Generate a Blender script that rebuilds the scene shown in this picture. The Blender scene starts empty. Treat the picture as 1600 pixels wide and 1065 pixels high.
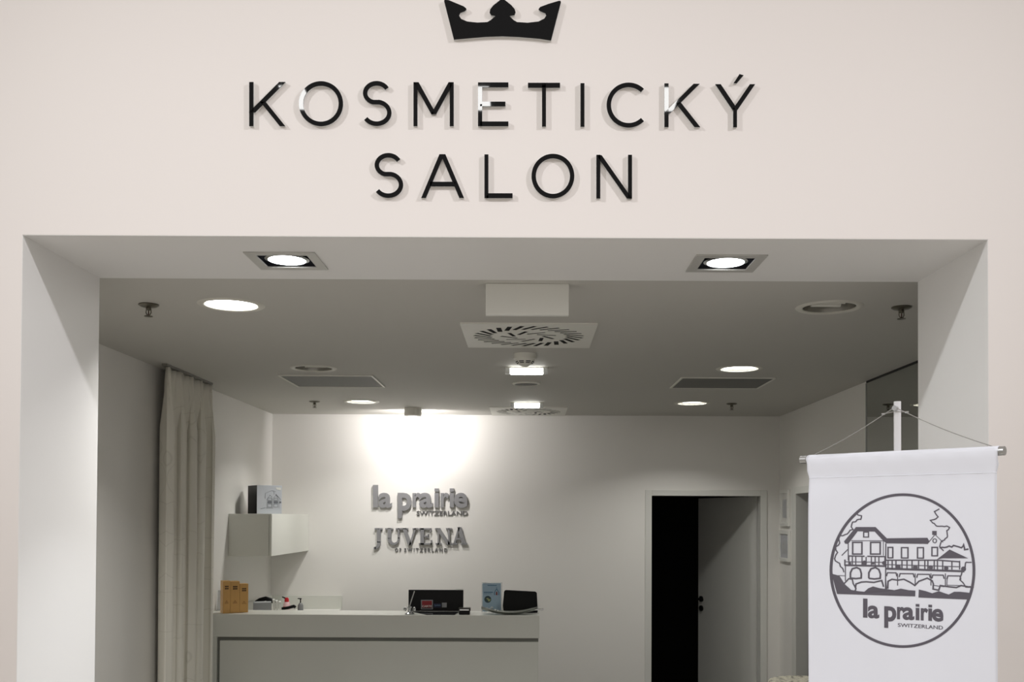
import bpy, bmesh, math, random
from mathutils import Vector, Matrix
random.seed(7)
S = bpy.context.scene
COL = S.collection
PI = math.pi

# ------------------------------------------------------------------ camera
F = 1550.0                       # focal length in pixels of a 1600 x 1065 frame
CZ = 1.80                        # eye height
VP = (825.0, 808.0)              # where straight ahead (+Y) falls in the frame
R3 = Matrix.Rotation(math.radians(90 + 1.05), 3, 'X') @ Matrix.Rotation(0.0048, 3, 'Z')
_d = R3.transposed() @ Vector((0, 1, 0))
PPX = VP[0] - F * _d.x / -_d.z
PPY = VP[1] + F * _d.y / -_d.z
cd = bpy.data.cameras.new('camera'); cam = bpy.data.objects.new('camera', cd); COL.objects.link(cam)
cam.matrix_world = Matrix.Translation((0, 0, CZ)) @ R3.to_4x4()
cd.sensor_fit = 'HORIZONTAL'; cd.sensor_width = 36.0; cd.lens = F * 36.0 / 1600.0
cd.shift_x = (800.0 - PPX) / 1600.0
cd.shift_y = (PPY - 532.5) / 1600.0
cd.clip_start = 0.05
S.camera = cam

# ------------------------------------------------------------------ world, lights of the mall, exposure
S.view_settings.view_transform = 'Standard'; S.view_settings.look = 'None'
S.view_settings.gamma = 1.0; S.view_settings.use_curve_mapping = False
S.view_settings.exposure = 0.0
W = bpy.data.worlds.new('mall_air'); S.world = W; W.use_nodes = True
bg = W.node_tree.nodes['Background']; bg.inputs[0].default_value = (1.0, 0.95, 0.90, 1); bg.inputs[1].default_value = 0.575

def area_lamp(name, loc, sx, sy, power, col, aim=None, spread=180):
    l = bpy.data.lights.new(name, 'AREA'); l.shape = 'RECTANGLE'; l.size = sx; l.size_y = sy
    l.energy = power; l.color = col; l.spread = math.radians(spread)
    o = bpy.data.objects.new(name, l); COL.objects.link(o); o.location = loc
    if aim is not None:
        o.rotation_euler = (Vector(aim) - Vector(loc)).to_track_quat('-Z', 'Y').to_euler()
    return o
def disk_lamp(name, loc, d, power, col, spread=150, aim=None):
    o = area_lamp(name, loc, d, d, power, col, aim, spread); o.data.shape = 'DISK'; return o
# mall ceiling spotlights that wash the shop front
MZ = CZ + 3.7
def spot_lamp(name, loc, aim, power, col, cone, blend=1.0, radius=0.05):
    l = bpy.data.lights.new(name, 'SPOT'); l.energy = power; l.color = col; l.spot_size = math.radians(cone); l.spot_blend = blend; l.shadow_soft_size = radius
    o = bpy.data.objects.new(name, l); COL.objects.link(o); o.location = loc
    o.rotation_euler = (Vector(aim) - Vector(loc)).to_track_quat('-Z', 'Y').to_euler()
    return o
spot_lamp('mall_spotlight', (-5.6, -0.42, MZ), (1.75, 3.4, 1.15), 760, (0.97, 0.98, 1.0), 32, 1.0, 0.12)
spot_lamp('mall_spotlight', (-0.6, -0.42, MZ), (-0.7, 2.9, 2.7), 50, (1.0, 0.985, 0.975), 42, 1.0, 0.10)
spot_lamp('mall_spotlight', (5.4, -0.42, MZ), (-1.95, 3.4, 1.25), 780, (0.99, 0.965, 1.0), 34, 1.0, 0.12)
# row of ceiling panels further back in the mall (they glint in the letters)
for i, x in enumerate((-2.06, -0.46, 1.20)):
    area_lamp('mall_ceiling_panel', (x, -2.9, MZ), 0.21, 0.50, 17, (1.0, 0.99, 0.97))

# ------------------------------------------------------------------ helpers
def srgb(r, g, b):
    def f(c):
        c /= 255.0
        return c / 12.92 if c <= 0.04045 else ((c + 0.055) / 1.055) ** 2.4
    return (f(r), f(g), f(b), 1.0)
def ray(px, py):
    return R3 @ Vector(((px - PPX) / F, -(py - PPY) / F, -1.0))
CAM = Vector((0, 0, CZ))
def P(px, py, Y):
    d = ray(px, py); return CAM + d * (Y / d.y)
def onplane(px, py, p0, n):
    d = ray(px, py); return CAM + d * ((p0 - CAM).dot(n) / d.dot(n))

_m = {}
def mat(name, col, rough=0.55, metal=0.0, noise=0.0, nscale=8.0, bump=0.0, bscale=120.0, emit=0.0, ecol=None, trans=0.0, spec=0.5, sheen=0.0, alpha=1.0):
    if name in _m: return _m[name]
    m = bpy.data.materials.new(name); m.use_nodes = True; nt = m.node_tree; b = nt.nodes['Principled BSDF']
    b.inputs['Base Color'].default_value = col; b.inputs['Roughness'].default_value = rough
    b.inputs['Metallic'].default_value = metal; b.inputs['Specular IOR Level'].default_value = spec
    b.inputs['Transmission Weight'].default_value = trans; b.inputs['Alpha'].default_value = alpha
    if sheen: b.inputs['Sheen Weight'].default_value = sheen
    if emit:
        b.inputs['Emission Color'].default_value = ecol or (1, 1, 1, 1); b.inputs['Emission Strength'].default_value = emit
    tc = nt.nodes.new('ShaderNodeTexCoord')
    if noise:
        n = nt.nodes.new('ShaderNodeTexNoise'); n.inputs['Scale'].default_value = nscale; n.inputs['Detail'].default_value = 4
        r = nt.nodes.new('ShaderNodeMapRange'); r.inputs['To Min'].default_value = 1 - noise; r.inputs['To Max'].default_value = 1 + noise
        x = nt.nodes.new('ShaderNodeMix'); x.data_type = 'RGBA'; x.blend_type = 'MULTIPLY'; x.inputs[0].default_value = 1
        nt.links.new(tc.outputs['Object'], n.inputs['Vector']); nt.links.new(n.outputs[0], r.inputs[0])
        x.inputs[6].default_value = col; nt.links.new(r.outputs[0], x.inputs[7]); nt.links.new(x.outputs[2], b.inputs['Base Color'])
    if bump:
        n = nt.nodes.new('ShaderNodeTexNoise'); n.inputs['Scale'].default_value = bscale; n.inputs['Detail'].default_value = 3
        k = nt.nodes.new('ShaderNodeBump'); k.inputs['Strength'].default_value = bump; k.inputs['Distance'].default_value = 0.002
        nt.links.new(tc.outputs['Object'], n.inputs['Vector']); nt.links.new(n.outputs[0], k.inputs['Height']); nt.links.new(k.outputs[0], b.inputs['Normal'])
    _m[name] = m; return m

class MB:
    def __init__(s): s.v = []; s.f = []
    def add(s, vs, fs):
        o = len(s.v); s.v += [tuple(v) for v in vs]; s.f += [tuple(i + o for i in f) for f in fs]; return s
    def box(s, a, b):
        (x0, y0, z0), (x1, y1, z1) = a, b
        return s.add([(x0,y0,z0),(x1,y0,z0),(x1,y1,z0),(x0,y1,z0),(x0,y0,z1),(x1,y0,z1),(x1,y1,z1),(x0,y1,z1)],
                     [(0,3,2,1),(4,5,6,7),(0,1,5,4),(1,2,6,5),(2,3,7,6),(3,0,4,7)])
    def lathe(s, prof, c=(0,0,0), n=40, axis='Z', caps=True):
        vs = []; fs = []
        for (r, h) in prof:
            for i in range(n):
                a = 2*PI*i/n; x, y = r*math.cos(a), r*math.sin(a)
                p = {'Z': (x, y, h), 'Y': (x, h, y), 'X': (h, x, y)}[axis]
                vs.append((c[0]+p[0], c[1]+p[1], c[2]+p[2]))
        m = len(prof)
        for j in range(m-1):
            for i in range(n):
                k = (i+1) % n; fs.append((j*n+i, j*n+k, (j+1)*n+k, (j+1)*n+i))
        if caps:
            fs.append(tuple(range(n-1, -1, -1))); fs.append(tuple((m-1)*n+i for i in range(n)))
        return s.add(vs, fs)
    def tube(s, pts, r, n=10, r1=None):
        pts = [Vector(p) for p in pts]; vs = []; fs = []
        N = len(pts)
        up = Vector((0.13, 0.21, 0.97))
        for i, p in enumerate(pts):
            t = (pts[min(i+1, N-1)] - pts[max(i-1, 0)]).normalized()
            a = t.cross(up)
            if a.length < 1e-3: a = t.cross(Vector((1, 0, 0)))
            a.normalize(); b = t.cross(a)
            rr = r if r1 is None else r + (r1 - r) * i / (N-1)
            for k in range(n):
                q = 2*PI*k/n; vs.append(p + a*(rr*math.cos(q)) + b*(rr*math.sin(q)))
        for i in range(N-1):
            for k in range(n):
                l = (k+1) % n; fs.append((i*n+k, i*n+l, (i+1)*n+l, (i+1)*n+k))
        fs.append(tuple(range(n-1, -1, -1))); fs.append(tuple((N-1)*n+k for k in range(n)))
        return s.add(vs, fs)
    # flat shapes drawn in 2D, mapped by fn(x, y, t) with t the depth below the face
    def poly(s, pts, fn, t0, t1):
        n = len(pts)
        vs = [fn(x, y, t0) for x, y in pts] + [fn(x, y, t1) for x, y in pts]
        return s.add(vs, [tuple(range(n-1, -1, -1)), tuple(range(n, 2*n))] + [(i, (i+1) % n, n+(i+1) % n, n+i) for i in range(n)])
    def stroke(s, pts, w, fn, t0, t1, closed=False):
        pts = [Vector(p) for p in pts]; n = len(pts); L = []; Rr = []
        for i in range(n):
            a = pts[(i-1) % n] if (closed or i > 0) else None
            b = pts[(i+1) % n] if (closed or i < n-1) else None
            d1 = (pts[i]-a).normalized() if a is not None else None
            d2 = (b-pts[i]).normalized() if b is not None else None
            d1 = d1 or d2; d2 = d2 or d1
            n1 = Vector((-d1.y, d1.x)); n2 = Vector((-d2.y, d2.x)); m = (n1+n2)
            m = m.normalized() if m.length > 1e-4 else n1
            k = min(1.8, 1.0 / max(0.3, m.dot(n1)))
            ww = w if not isinstance(w, (list, tuple)) else w[i]
            L.append(pts[i] + m*(ww/2*k)); Rr.append(pts[i] - m*(ww/2*k))
        vs = []
        for a, b in zip(L, Rr):
            vs += [fn(a.x, a.y, t0), fn(b.x, b.y, t0), fn(b.x, b.y, t1), fn(a.x, a.y, t1)]
        fs = []
        for i in range(n if closed else n-1):
            j = (i+1) % n
            for k in range(4):
                l = (k+1) % 4; fs.append((i*4+k, i*4+l, j*4+l, j*4+k))
        if not closed: fs += [(0,3,2,1), tuple((n-1)*4+k for k in range(4))]
        return s.add(vs, fs)
    def build(s, name, m, parent=None, smooth=False, bevel=0.0, origin=None):
        me = bpy.data.meshes.new(name)
        o0 = Vector(origin) if origin is not None else Vector((0,0,0))
        me.from_pydata([tuple(Vector(v)-o0) for v in s.v], [], s.f); me.update()
        bm = bmesh.new(); bm.from_mesh(me); bmesh.ops.recalc_face_normals(bm, faces=bm.faces); bm.to_mesh(me); bm.free()
        me.materials.append(m)
        o = bpy.data.objects.new(name, me); COL.objects.link(o); o.location = o0
        if parent is not None: attach(o, parent)
        if smooth:
            for p in me.polygons: p.use_smooth = True
            try: me.set_sharp_from_angle(angle=math.radians(35))
            except Exception: pass
        if bevel:
            b = o.modifiers.new('bevel', 'BEVEL'); b.width = bevel; b.segments = 2; b.limit_method = 'ANGLE'
        return o
EMPTY_LOC = {}
def attach(o, parent):
    o.parent = parent
    w = Vector((0,0,0)); p = parent
    while p is not None: w += p.location; p = p.parent
    o.location = o.location - w
def tag(o, label, cat, group=None, kind=None):
    o['label'] = label; o['category'] = cat
    if group: o['group'] = group
    if kind: o['kind'] = kind
    return o
def thing(name, label, cat, loc=(0,0,0), group=None, kind=None):
    o = bpy.data.objects.new(name, None); COL.objects.link(o); o.location = loc; o.empty_display_size = 0.1
    return tag(o, label, cat, group, kind)
def struct(name, mb, m, label, cat):
    o = mb.build(name, m); return tag(o, label, cat, kind='structure')
def copy_thing(root, loc, label):
    r = root.copy(); COL.objects.link(r); r.location = loc; r['label'] = label
    for ch in list(root.children):
        c = ch.copy(); COL.objects.link(c); c.parent = r
        for g in list(ch.children):
            d = g.copy(); COL.objects.link(d); d.parent = c
    return r
def curve_mesh(name, splines, half):
    cu = bpy.data.curves.new(name, 'CURVE'); cu.dimensions = '2D'; cu.fill_mode = 'BOTH'; cu.extrude = half
    for sp in splines:
        c = cu.splines.new('POLY'); c.points.add(len(sp)-1); c.use_cyclic_u = True
        for i, (x, y) in enumerate(sp): c.points[i].co = (x, y, 0, 1)
    o = bpy.data.objects.new(name, cu); COL.objects.link(o); bpy.context.view_layer.update()
    me = bpy.data.meshes.new_from_object(o.evaluated_get(bpy.context.evaluated_depsgraph_get()))
    bpy.data.objects.remove(o); bpy.data.curves.remove(cu); me.name = name
    return me
def plate(name, outer, holes, z0, z1, m, parent=None, loc=None):
    """horizontal plate with holes between heights z0 and z1 (in the parent's frame when there is one)"""
    me = curve_mesh(name, [outer] + holes, (z1-z0)/2); me.materials.clear(); me.materials.append(m)
    o = bpy.data.objects.new(name, me); COL.objects.link(o); o.location = (0, 0, (z0+z1)/2)
    if parent is not None: o.parent = parent
    return o
def rect(x0, y0, x1, y1): return [(x0,y0),(x1,y0),(x1,y1),(x0,y1)]
def circ(x, y, r, n=48): return [(x+r*math.cos(2*PI*i/n), y+r*math.sin(2*PI*i/n)) for i in range(n)]
def text_mb(body, quad, fn, t0, t1, bold=0.0):
    """outline of the word fitted into the quad (top-left, top-right, bottom-right, bottom-left)"""
    cu = bpy.data.curves.new('t', 'FONT'); cu.body = body; cu.extrude = 0.5; cu.offset = bold; cu.resolution_u = 4
    o = bpy.data.objects.new('t', cu); COL.objects.link(o); bpy.context.view_layer.update()
    me = bpy.data.meshes.new_from_object(o.evaluated_get(bpy.context.evaluated_depsgraph_get()))
    bpy.data.objects.remove(o); bpy.data.curves.remove(cu)
    xs = [v.co.x for v in me.vertices]; ys = [v.co.y for v in me.vertices]
    x0, x1, y0, y1 = min(xs), max(xs), min(ys), max(ys)
    q = [Vector(p) for p in quad]; mb = MB(); vs = []
    for v in me.vertices:
        u = (v.co.x-x0)/(x1-x0); w = (v.co.y-y0)/(y1-y0)
        p = (q[0]*(1-u)+q[1]*u)*w + (q[3]*(1-u)+q[2]*u)*(1-w)
        vs.append(fn(p.x, p.y, t0 if v.co.z > 0 else t1))
    mb.add(vs, [tuple(p.vertices) for p in me.polygons]); bpy.data.meshes.remove(me)
    return mb
def bxq(x0, y0, x1, y1): return [(x0,y0),(x1,y0),(x1,y1),(x0,y1)]

# ------------------------------------------------------------------ materials
FRONT = mat('front_paint', srgb(231, 225, 221), 0.6, noise=0.012, nscale=1.5, bump=0.06, bscale=260)
LINING = mat('lining_paint', srgb(232, 231, 229), 0.5, noise=0.01, nscale=2, bump=0.05, bscale=260)
WALL = mat('room_paint', srgb(228, 226, 221), 0.65, noise=0.012, nscale=1.5, bump=0.06, bscale=260)
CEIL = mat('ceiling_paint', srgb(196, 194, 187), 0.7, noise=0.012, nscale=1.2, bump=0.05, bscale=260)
FLOOR = mat('floor_tile', srgb(218, 213, 206), 0.35, noise=0.04, nscale=5)
DARKROOM = mat('unlit_room_dark', srgb(38, 39, 38), 0.8, noise=0.05)  # darkness of the unlit rooms is put into the wall colour
WHITE = mat('white_lacquer', srgb(226, 226, 220), 0.35, noise=0.01, nscale=3)
LACQ = mat('counter_lacquer', srgb(214, 215, 207), 0.32, noise=0.012, nscale=3)
DOORM = mat('door_paint', srgb(214, 214, 208), 0.45, noise=0.015, nscale=3)
BLACKG = mat('black_acrylic', srgb(10, 10, 12), 0.02, spec=0.22)
CLEAR = mat('frosted_acrylic', srgb(214, 216, 214), 0.25)
BLACK = mat('black_plastic', srgb(9, 9, 10), 0.4, bump=0.05, spec=0.2)
DARKG = mat('dark_glass', srgb(40, 42, 44), 0.05)
CHROME = mat('chrome', srgb(200, 202, 203), 0.16, metal=1.0)
ALU = mat('brushed_aluminium', srgb(172, 172, 170), 0.35, metal=0.9, noise=0.03, nscale=40)
BRONZE = mat('sprinkler_metal', srgb(120, 116, 104), 0.35, metal=0.8)
PLASTW = mat('white_plastic', srgb(222, 221, 212), 0.4)
GREYM = mat('grey_mesh', srgb(112, 112, 108), 0.6, noise=0.05, nscale=200)
RING = mat('lamp_ring', srgb(214, 212, 202), 0.4)
CAN = mat('lamp_can', srgb(170, 168, 160), 0.25, metal=0.7)
SLOT = mat('slot_dark', srgb(14, 14, 14), 0.7)
LENS = mat('lamp_lens', (1, 1, 1, 1), 0.5, emit=9.0, ecol=(1.0, 0.98, 0.92, 1))
LENSW = mat('spot_lens', (1, 1, 1, 1), 0.5, emit=18.0, ecol=(0.94, 0.97, 1.0, 1))
LENSOFF = mat('lamp_lens_off', srgb(150, 148, 138), 0.3, metal=0.3)
TUBE = mat('luminous_tube', (1, 1, 1, 1), 0.5, emit=7.0, ecol=(1.0, 0.99, 0.94, 1))
SIGNG = mat('sign_grey', srgb(142, 142, 144), 0.4, metal=0.2, noise=0.02, nscale=20)
BANNERW = mat('banner_satin', srgb(236, 238, 247), 0.5, noise=0.015, nscale=5, bump=0.12, bscale=9, sheen=0.2)
PRINT = mat('banner_print', srgb(92, 88, 98), 0.6)
CARTON = mat('amber_carton', srgb(206, 160, 92), 0.35, metal=0.15, noise=0.04, nscale=30)
CARTONP = mat('carton_print', srgb(66, 44, 20), 0.6)

# ------------------------------------------------------------------ the setting (metres; x right, y into the shop, z up)
ZC = CZ + 0.846                 # shop ceiling
ZS = CZ + 0.826                 # soffit of the shop front
YF, YB = 2.916, 3.44            # front and back of the shop-front wall
XL, XR = -1.496, 1.354          # opening
RL, RR, YW = -2.12, 2.08, 8.20  # room: left wall, right wall, back wall
DX0, DX1, DZ = 1.018, 1.924, 1.988   # door in the back wall

struct('floor', MB().box((-7, -7, -0.1), (7, YB, 0)), FLOOR, 'pale stone mall floor in front of the salon', 'floor')
struct('floor_salon', MB().box((-7, YB, -0.1), (7, 12.6, 0)), mat('salon_floor', srgb(78, 75, 70), 0.4, noise=0.06, nscale=5), 'grey-brown floor inside the salon', 'floor')
fw = MB(); th = 0.0015
fw.box((-6, YF, 0), (XL-th, YB, 5.6)).box((XR+th, YF, 0), (6, YB, 5.6)).box((XL-th, YF, ZS+0.20), (XR+th, YB, 5.6))
# strip above the soffit, carries the sign's lower edge
fw.box((XL-th, YF, ZS+th), (XR+th, YF+0.06, ZS+0.20))
struct('wall_front', fw, FRONT, 'cream painted shop front wall carrying the black sign letters', 'wall')
tr = MB().box((XL-th, YF+0.0005, 0), (XL, YB+0.001, ZS)).build('trim_1', LINING); tag(tr, 'white reveal lining on the side of the opening nearer the curtain', 'trim', kind='structure')
tr = MB().box((XR, YF+0.0005, 0), (XR+th, YB+0.001, ZS)).build('trim_2', LINING); tag(tr, 'white reveal lining of the opening behind the banner', 'trim', kind='structure')
SL = [(-0.783, 3.1925), (0.636, 3.1975)]     # square lights in the soffit
holes = [rect(x-0.082, y-0.076, x+0.082, y+0.076) for x, y in SL]
tr = plate('trim_3', rect(XL-th, YF+0.0005, XR+th, YB+0.001), holes, ZS, ZS+th, LINING)
tag(tr, 'white soffit panel over the opening with two square lights', 'soffit', kind='structure')

LT = 0.105                                   # radius of downlight openings
DOWN = [(-1.193, 3.96, 1), (1.20, 3.95, 0), (-1.228, 5.65, 0), (1.19, 5.59, 1), (-1.231, 7.285, 1), (1.203, 7.28, 1)]
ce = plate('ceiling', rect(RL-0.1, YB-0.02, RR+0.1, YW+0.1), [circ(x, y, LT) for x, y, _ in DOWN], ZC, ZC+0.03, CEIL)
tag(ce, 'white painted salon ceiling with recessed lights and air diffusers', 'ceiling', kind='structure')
struct('wall_left', MB().box((RL-0.1, YB, 0), (RL, YW+0.1, ZC+0.2)), WALL, 'white side wall of the salon behind the curtain and wall cabinet', 'wall')
wb = MB().box((RL, YW, 0), (DX0, YW+0.1, ZC+0.2)).box((DX1, YW, 0), (RR+0.1, YW+0.1, ZC+0.2)).box((DX0, YW, DZ), (DX1, YW+0.1, ZC+0.2))
struct('wall_back', wb, WALL, 'white back wall of the salon with grey brand lettering and a doorway', 'wall')
D2A, D2B, D2Z = 6.84, 7.676, 1.996
wr = MB().box((RR, YB, 0), (RR+0.083, D2A, ZC+0.2)).box((RR, D2B, 0), (RR+0.083, YW, ZC+0.2)).box((RR, D2A, D2Z), (RR+0.083, D2B, ZC+0.2))
struct('wall_right', wr, WALL, 'white side wall of the salon with mirror, framed pictures and a dark doorway', 'wall')
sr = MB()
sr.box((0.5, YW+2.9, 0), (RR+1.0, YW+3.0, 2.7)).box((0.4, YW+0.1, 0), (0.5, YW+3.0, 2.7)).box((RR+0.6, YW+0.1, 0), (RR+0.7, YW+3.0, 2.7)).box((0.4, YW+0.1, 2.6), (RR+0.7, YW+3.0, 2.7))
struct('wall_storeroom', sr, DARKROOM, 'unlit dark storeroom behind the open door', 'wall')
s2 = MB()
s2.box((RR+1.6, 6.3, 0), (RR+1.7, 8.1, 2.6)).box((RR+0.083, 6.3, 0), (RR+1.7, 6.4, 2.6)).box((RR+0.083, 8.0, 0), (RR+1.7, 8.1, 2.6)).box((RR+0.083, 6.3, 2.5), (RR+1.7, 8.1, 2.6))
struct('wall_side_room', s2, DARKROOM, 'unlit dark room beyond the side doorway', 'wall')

# door in the back wall: casing, open leaf
d1 = thing('door_1', 'white door standing ajar into the dark storeroom in the back wall', 'door', (DX1, YW, 0), kind='structure')
MB().box((DX0-0.05, YW-0.012, 0), (DX0+0.004, YW+0.102, DZ+0.045)).box((DX1-0.004, YW-0.012, 0), (DX1+0.05, YW+0.102, DZ+0.045)).box((DX0+0.004, YW-0.012, DZ-0.004), (DX1-0.004, YW+0.102, DZ+0.045)).build('door_frame', DOORM, d1, bevel=0.003)
hx, hy = DX1-0.014, YW+0.108
ex, ey = 1.578, 9.19                          # free edge of the leaf
dv = Vector((ex-hx, ey-hy, 0)); LW = dv.length; dv.normalize(); nv = Vector((-dv.y, dv.x, 0))
def leafpt(u, t, z): return Vector((hx, hy, 0)) + dv*u + nv*t + Vector((0,0,z))
lm = MB(); 
vs = [leafpt(u, t, z) for z in (0.01, DZ-0.005) for u, t in ((0,0),(LW,0),(LW,-0.04),(0,-0.04))]
lm.add(vs, [(0,3,2,1),(4,5,6,7),(0,1,5,4),(1,2,6,5),(2,3,7,6),(3,0,4,7)])
leaf = lm.build('door_leaf', DOORM, d1)
h = MB(); 
for zz in (1.06, 0.975):
    c = leafpt(LW-0.065, 0.004, zz)
    h.tube([c - nv*0.004, c + nv*0.012], 0.026, 16)
c = leafpt(LW-0.065, 0.012, 1.06); h.tube([c, c+nv*0.04], 0.01, 10); h.tube([c+nv*0.045, c+nv*0.045-dv*0.11], 0.009, 10)
h.build('door_handle', BLACK, leaf)

d2 = thing('door_2', 'white door frame of the dark side doorway beyond the banner', 'door frame', (RR, D2B, 0), kind='structure')
MB().box((RR-0.012, D2B-0.004, 0), (RR+0.086, D2B+0.105, D2Z+0.05)).box((RR-0.012, D2A-0.105, 0), (RR+0.086, D2A+0.004, D2Z+0.05)).box((RR-0.012, D2A+0.004, D2Z-0.004), (RR+0.086, D2B-0.004, D2Z+0.05)).build('door_frame', DOORM, d2, bevel=0.003)

# mirror panel on the right wall
MIR = mat('mirror_glass', srgb(196, 199, 196), 0.015, metal=1.0)
mi = thing('wall_mirror', 'full-height dark mirror panel on the side wall behind the banner pole', 'mirror', (RR, 5.0, 0))
MB().box((RR-0.008, YB+0.02, 0.02), (RR-0.0005, 6.07, ZC-0.014)).build('mirror_glass', MIR, mi)
MB().box((RR-0.012, 6.07, 0.02), (RR-0.0005, 6.078, ZC-0.014)).build('mirror_edge', ALU, mi)
MB().box((RR-0.01, YB+0.02, ZC-0.013), (RR-0.0005, 6.07, ZC-0.0005)).build('mirror_top_gap_shade', SLOT, mi)  # dark strip stands in for the shade of the gap above the mirror

# ------------------------------------------------------------------ ceiling fittings
ringm = None
def downlight(x, y, lit, label, grp):
    t = thing('recessed_downlight', label, 'downlight', (x, y, ZC), grp)
    MB().lathe([(LT-0.001, 0.012), (LT-0.001, -0.003), (LT+0.006, -0.006), (0.126, -0.005), (0.132, -0.0005), (LT+0.004, -0.0003), (LT-0.001, 0.012)], (x, y, ZC), 48, caps=False).build('trim_ring', RING, t, smooth=True)
    MB().lathe([(LT-0.002, 0.0), (LT-0.012, 0.09), (0.03, 0.10), (0.0005, 0.10)], (x, y, ZC), 48, caps=False).build('reflector', CAN, t, smooth=True)
    if lit:
        MB().lathe([(0.0005, 0.012), (LT-0.006, 0.012), (LT-0.006, 0.018), (0.0005, 0.018)], (x, y, ZC), 48, caps=False).build('lens', LENS, t)
    else:
        MB().lathe([(0.0005, 0.05), (LT-0.014, 0.05), (LT-0.014, 0.056), (0.0005, 0.056)], (x, y, ZC), 40, caps=False).build('lens', LENSOFF, t)
        for k in (-1, 1):
            MB().tube([(x-0.06, y+0.03*k+0.02, ZC+0.022), (x+0.06, y+0.03*k+0.02, ZC+0.022)], 0.011, 12).build('lamp_tube', PLASTW, t)
    if lit:
        disk_lamp('downlight_lamp', (x, y, ZC+0.009), 0.17, DPOW[(x, y)], (1.0, 0.985, 0.95), 128)
DPOW = {(-1.193, 3.96): 14.0, (1.19, 5.59): 5.0, (-1.231, 7.285): 9.0, (1.203, 7.28): 9.0}
labs = {(-1.193, 3.96): 'lit round downlight, nearest to the opening above the curtain side',
        (1.20, 3.95): 'unlit round downlight nearest to the opening, above the banner',
        (-1.228, 5.65): 'unlit round downlight beside the grey grille near the curtain',
        (1.19, 5.59): 'lit round downlight beside the grey grille on the mirror side',
        (-1.231, 7.285): 'lit round downlight near the back wall beside the drum spotlight',
        (1.203, 7.28): 'lit round downlight near the back wall above the doorway'}
for x, y, lit in DOWN: downlight(x, y, lit, labs[(x, y)], 'round ceiling downlights')

def swirl(cx, cy, label):
    t = thing('swirl_diffuser', label, 'air vent', (cx, cy, ZC), 'swirl air diffusers')
    hs = []
    def slot(r, a, ln, w, tw):
        c = Vector((r*math.cos(a), r*math.sin(a))); d = Vector((math.cos(a+tw), math.sin(a+tw))); n = Vector((-d.y, d.x))
        return [tuple(c+d*ln/2+n*w/2), tuple(c-d*ln/2+n*w/2), tuple(c-d*ln/2-n*w/2), tuple(c+d*ln/2-n*w/2)]
    for k in range(28): hs.append(slot(0.212, 2*PI*k/28, 0.100, 0.022, 0.62))
    for k in range(9): hs.append(slot(0.092, 2*PI*k/9+0.2, 0.092, 0.019, 0.75))
    plate('face_plate', rect(-0.3, -0.3, 0.3, 0.3), hs, -0.0075, -0.006, PLASTW, t)
    MB().box((-0.297, -0.297, -0.0025), (0.297, 0.297, -0.0004)).build('slot_shade_sheet', SLOT, None).parent = t  # near-black sheet close behind the plate, standing in for shade inside the slots
    r_ = MB().box((-0.3, -0.3, -0.006), (0.3, -0.297, -0.0004)).box((-0.3, 0.297, -0.006), (0.3, 0.3, -0.0004)).box((-0.3, -0.297, -0.006), (-0.297, 0.297, -0.0004)).box((0.297, -0.297, -0.006), (0.3, 0.297, -0.0004)).build('rim', PLASTW, None); r_.parent = t
swirl(0.0, 4.594, 'large square air diffuser with swirling black slots, nearer the opening')
swirl(0.0, 7.875, 'square air diffuser with swirling black slots close to the back wall')

def grille(x0, y0, x1, y1, label):
    t = thing('ceiling_grille', label, 'vent', ((x0+x1)/2, (y0+y1)/2, ZC), 'grey ceiling grilles')
    w = 0.012
    MB().box((x0, y0, ZC-0.008), (x0+w, y1, ZC-0.0005)).box((x1-w, y0, ZC-0.008), (x1, y1, ZC-0.0005)).box((x0+w, y0, ZC-0.008), (x1-w, y0+w, ZC-0.0005)).box((x0+w, y1-w, ZC-0.008), (x1-w, y1, ZC-0.0005)).build('frame', PLASTW, t)
    MB().box((x0+w, y0+w, ZC-0.005), (x1-w, y1-w, ZC-0.0006)).build('mesh_panel', GREYM, t)
grille(-1.50, 5.91, -0.93, 6.43, 'grey rectangular ceiling grille beside the unlit downlight')
grille(0.914, 5.93, 1.484, 6.41, 'grey rectangular ceiling grille beside the lit downlight')

def sprinkler(x, y, label):
    t = thing('sprinkler_head', label, 'sprinkler', (x, y, ZC), 'ceiling sprinklers')
    MB().lathe([(0.0005, -0.0005), (0.038, -0.0005), (0.040, -0.004), (0.030, -0.010), (0.014, -0.012), (0.0005, -0.012)], (x, y, ZC), 28, caps=False).build('rosette', BRONZE, t, smooth=True)
    MB().lathe([(0.009, -0.011), (0.011, -0.020), (0.008, -0.024), (0.003, -0.026)], (x, y, ZC), 16).build('nozzle', BRONZE, t, smooth=True)
    f = MB()
    for s_ in (-1, 1): f.tube([(x+s_*0.009, y, ZC-0.02), (x+s_*0.010, y, ZC-0.034), (x+s_*0.003, y, ZC-0.047)], 0.0022, 8)
    f.build('yoke', BRONZE, t)
    MB().tube([(x, y, ZC-0.024), (x, y, ZC-0.044)], 0.0025, 8).build('glass_bulb', mat('bulb_glass', srgb(90, 70, 60), 0.1), t)
    MB().lathe([(0.0005, -0.046), (0.016, -0.047), (0.017, -0.049), (0.0005, -0.050)], (x, y, ZC), 20, caps=False).build('deflector', BRONZE, t)
sprinkler(-1.524, 3.96, 'ceiling sprinkler next to the nearest lit downlight')
sprinkler(1.485, 3.94, 'ceiling sprinkler next to the unlit downlight above the banner')
sprinkler(-1.573, 7.28, 'ceiling sprinkler near the back wall on the curtain side')
sprinkler(1.496, 7.29, 'ceiling sprinkler near the back wall above the doorway')

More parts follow.
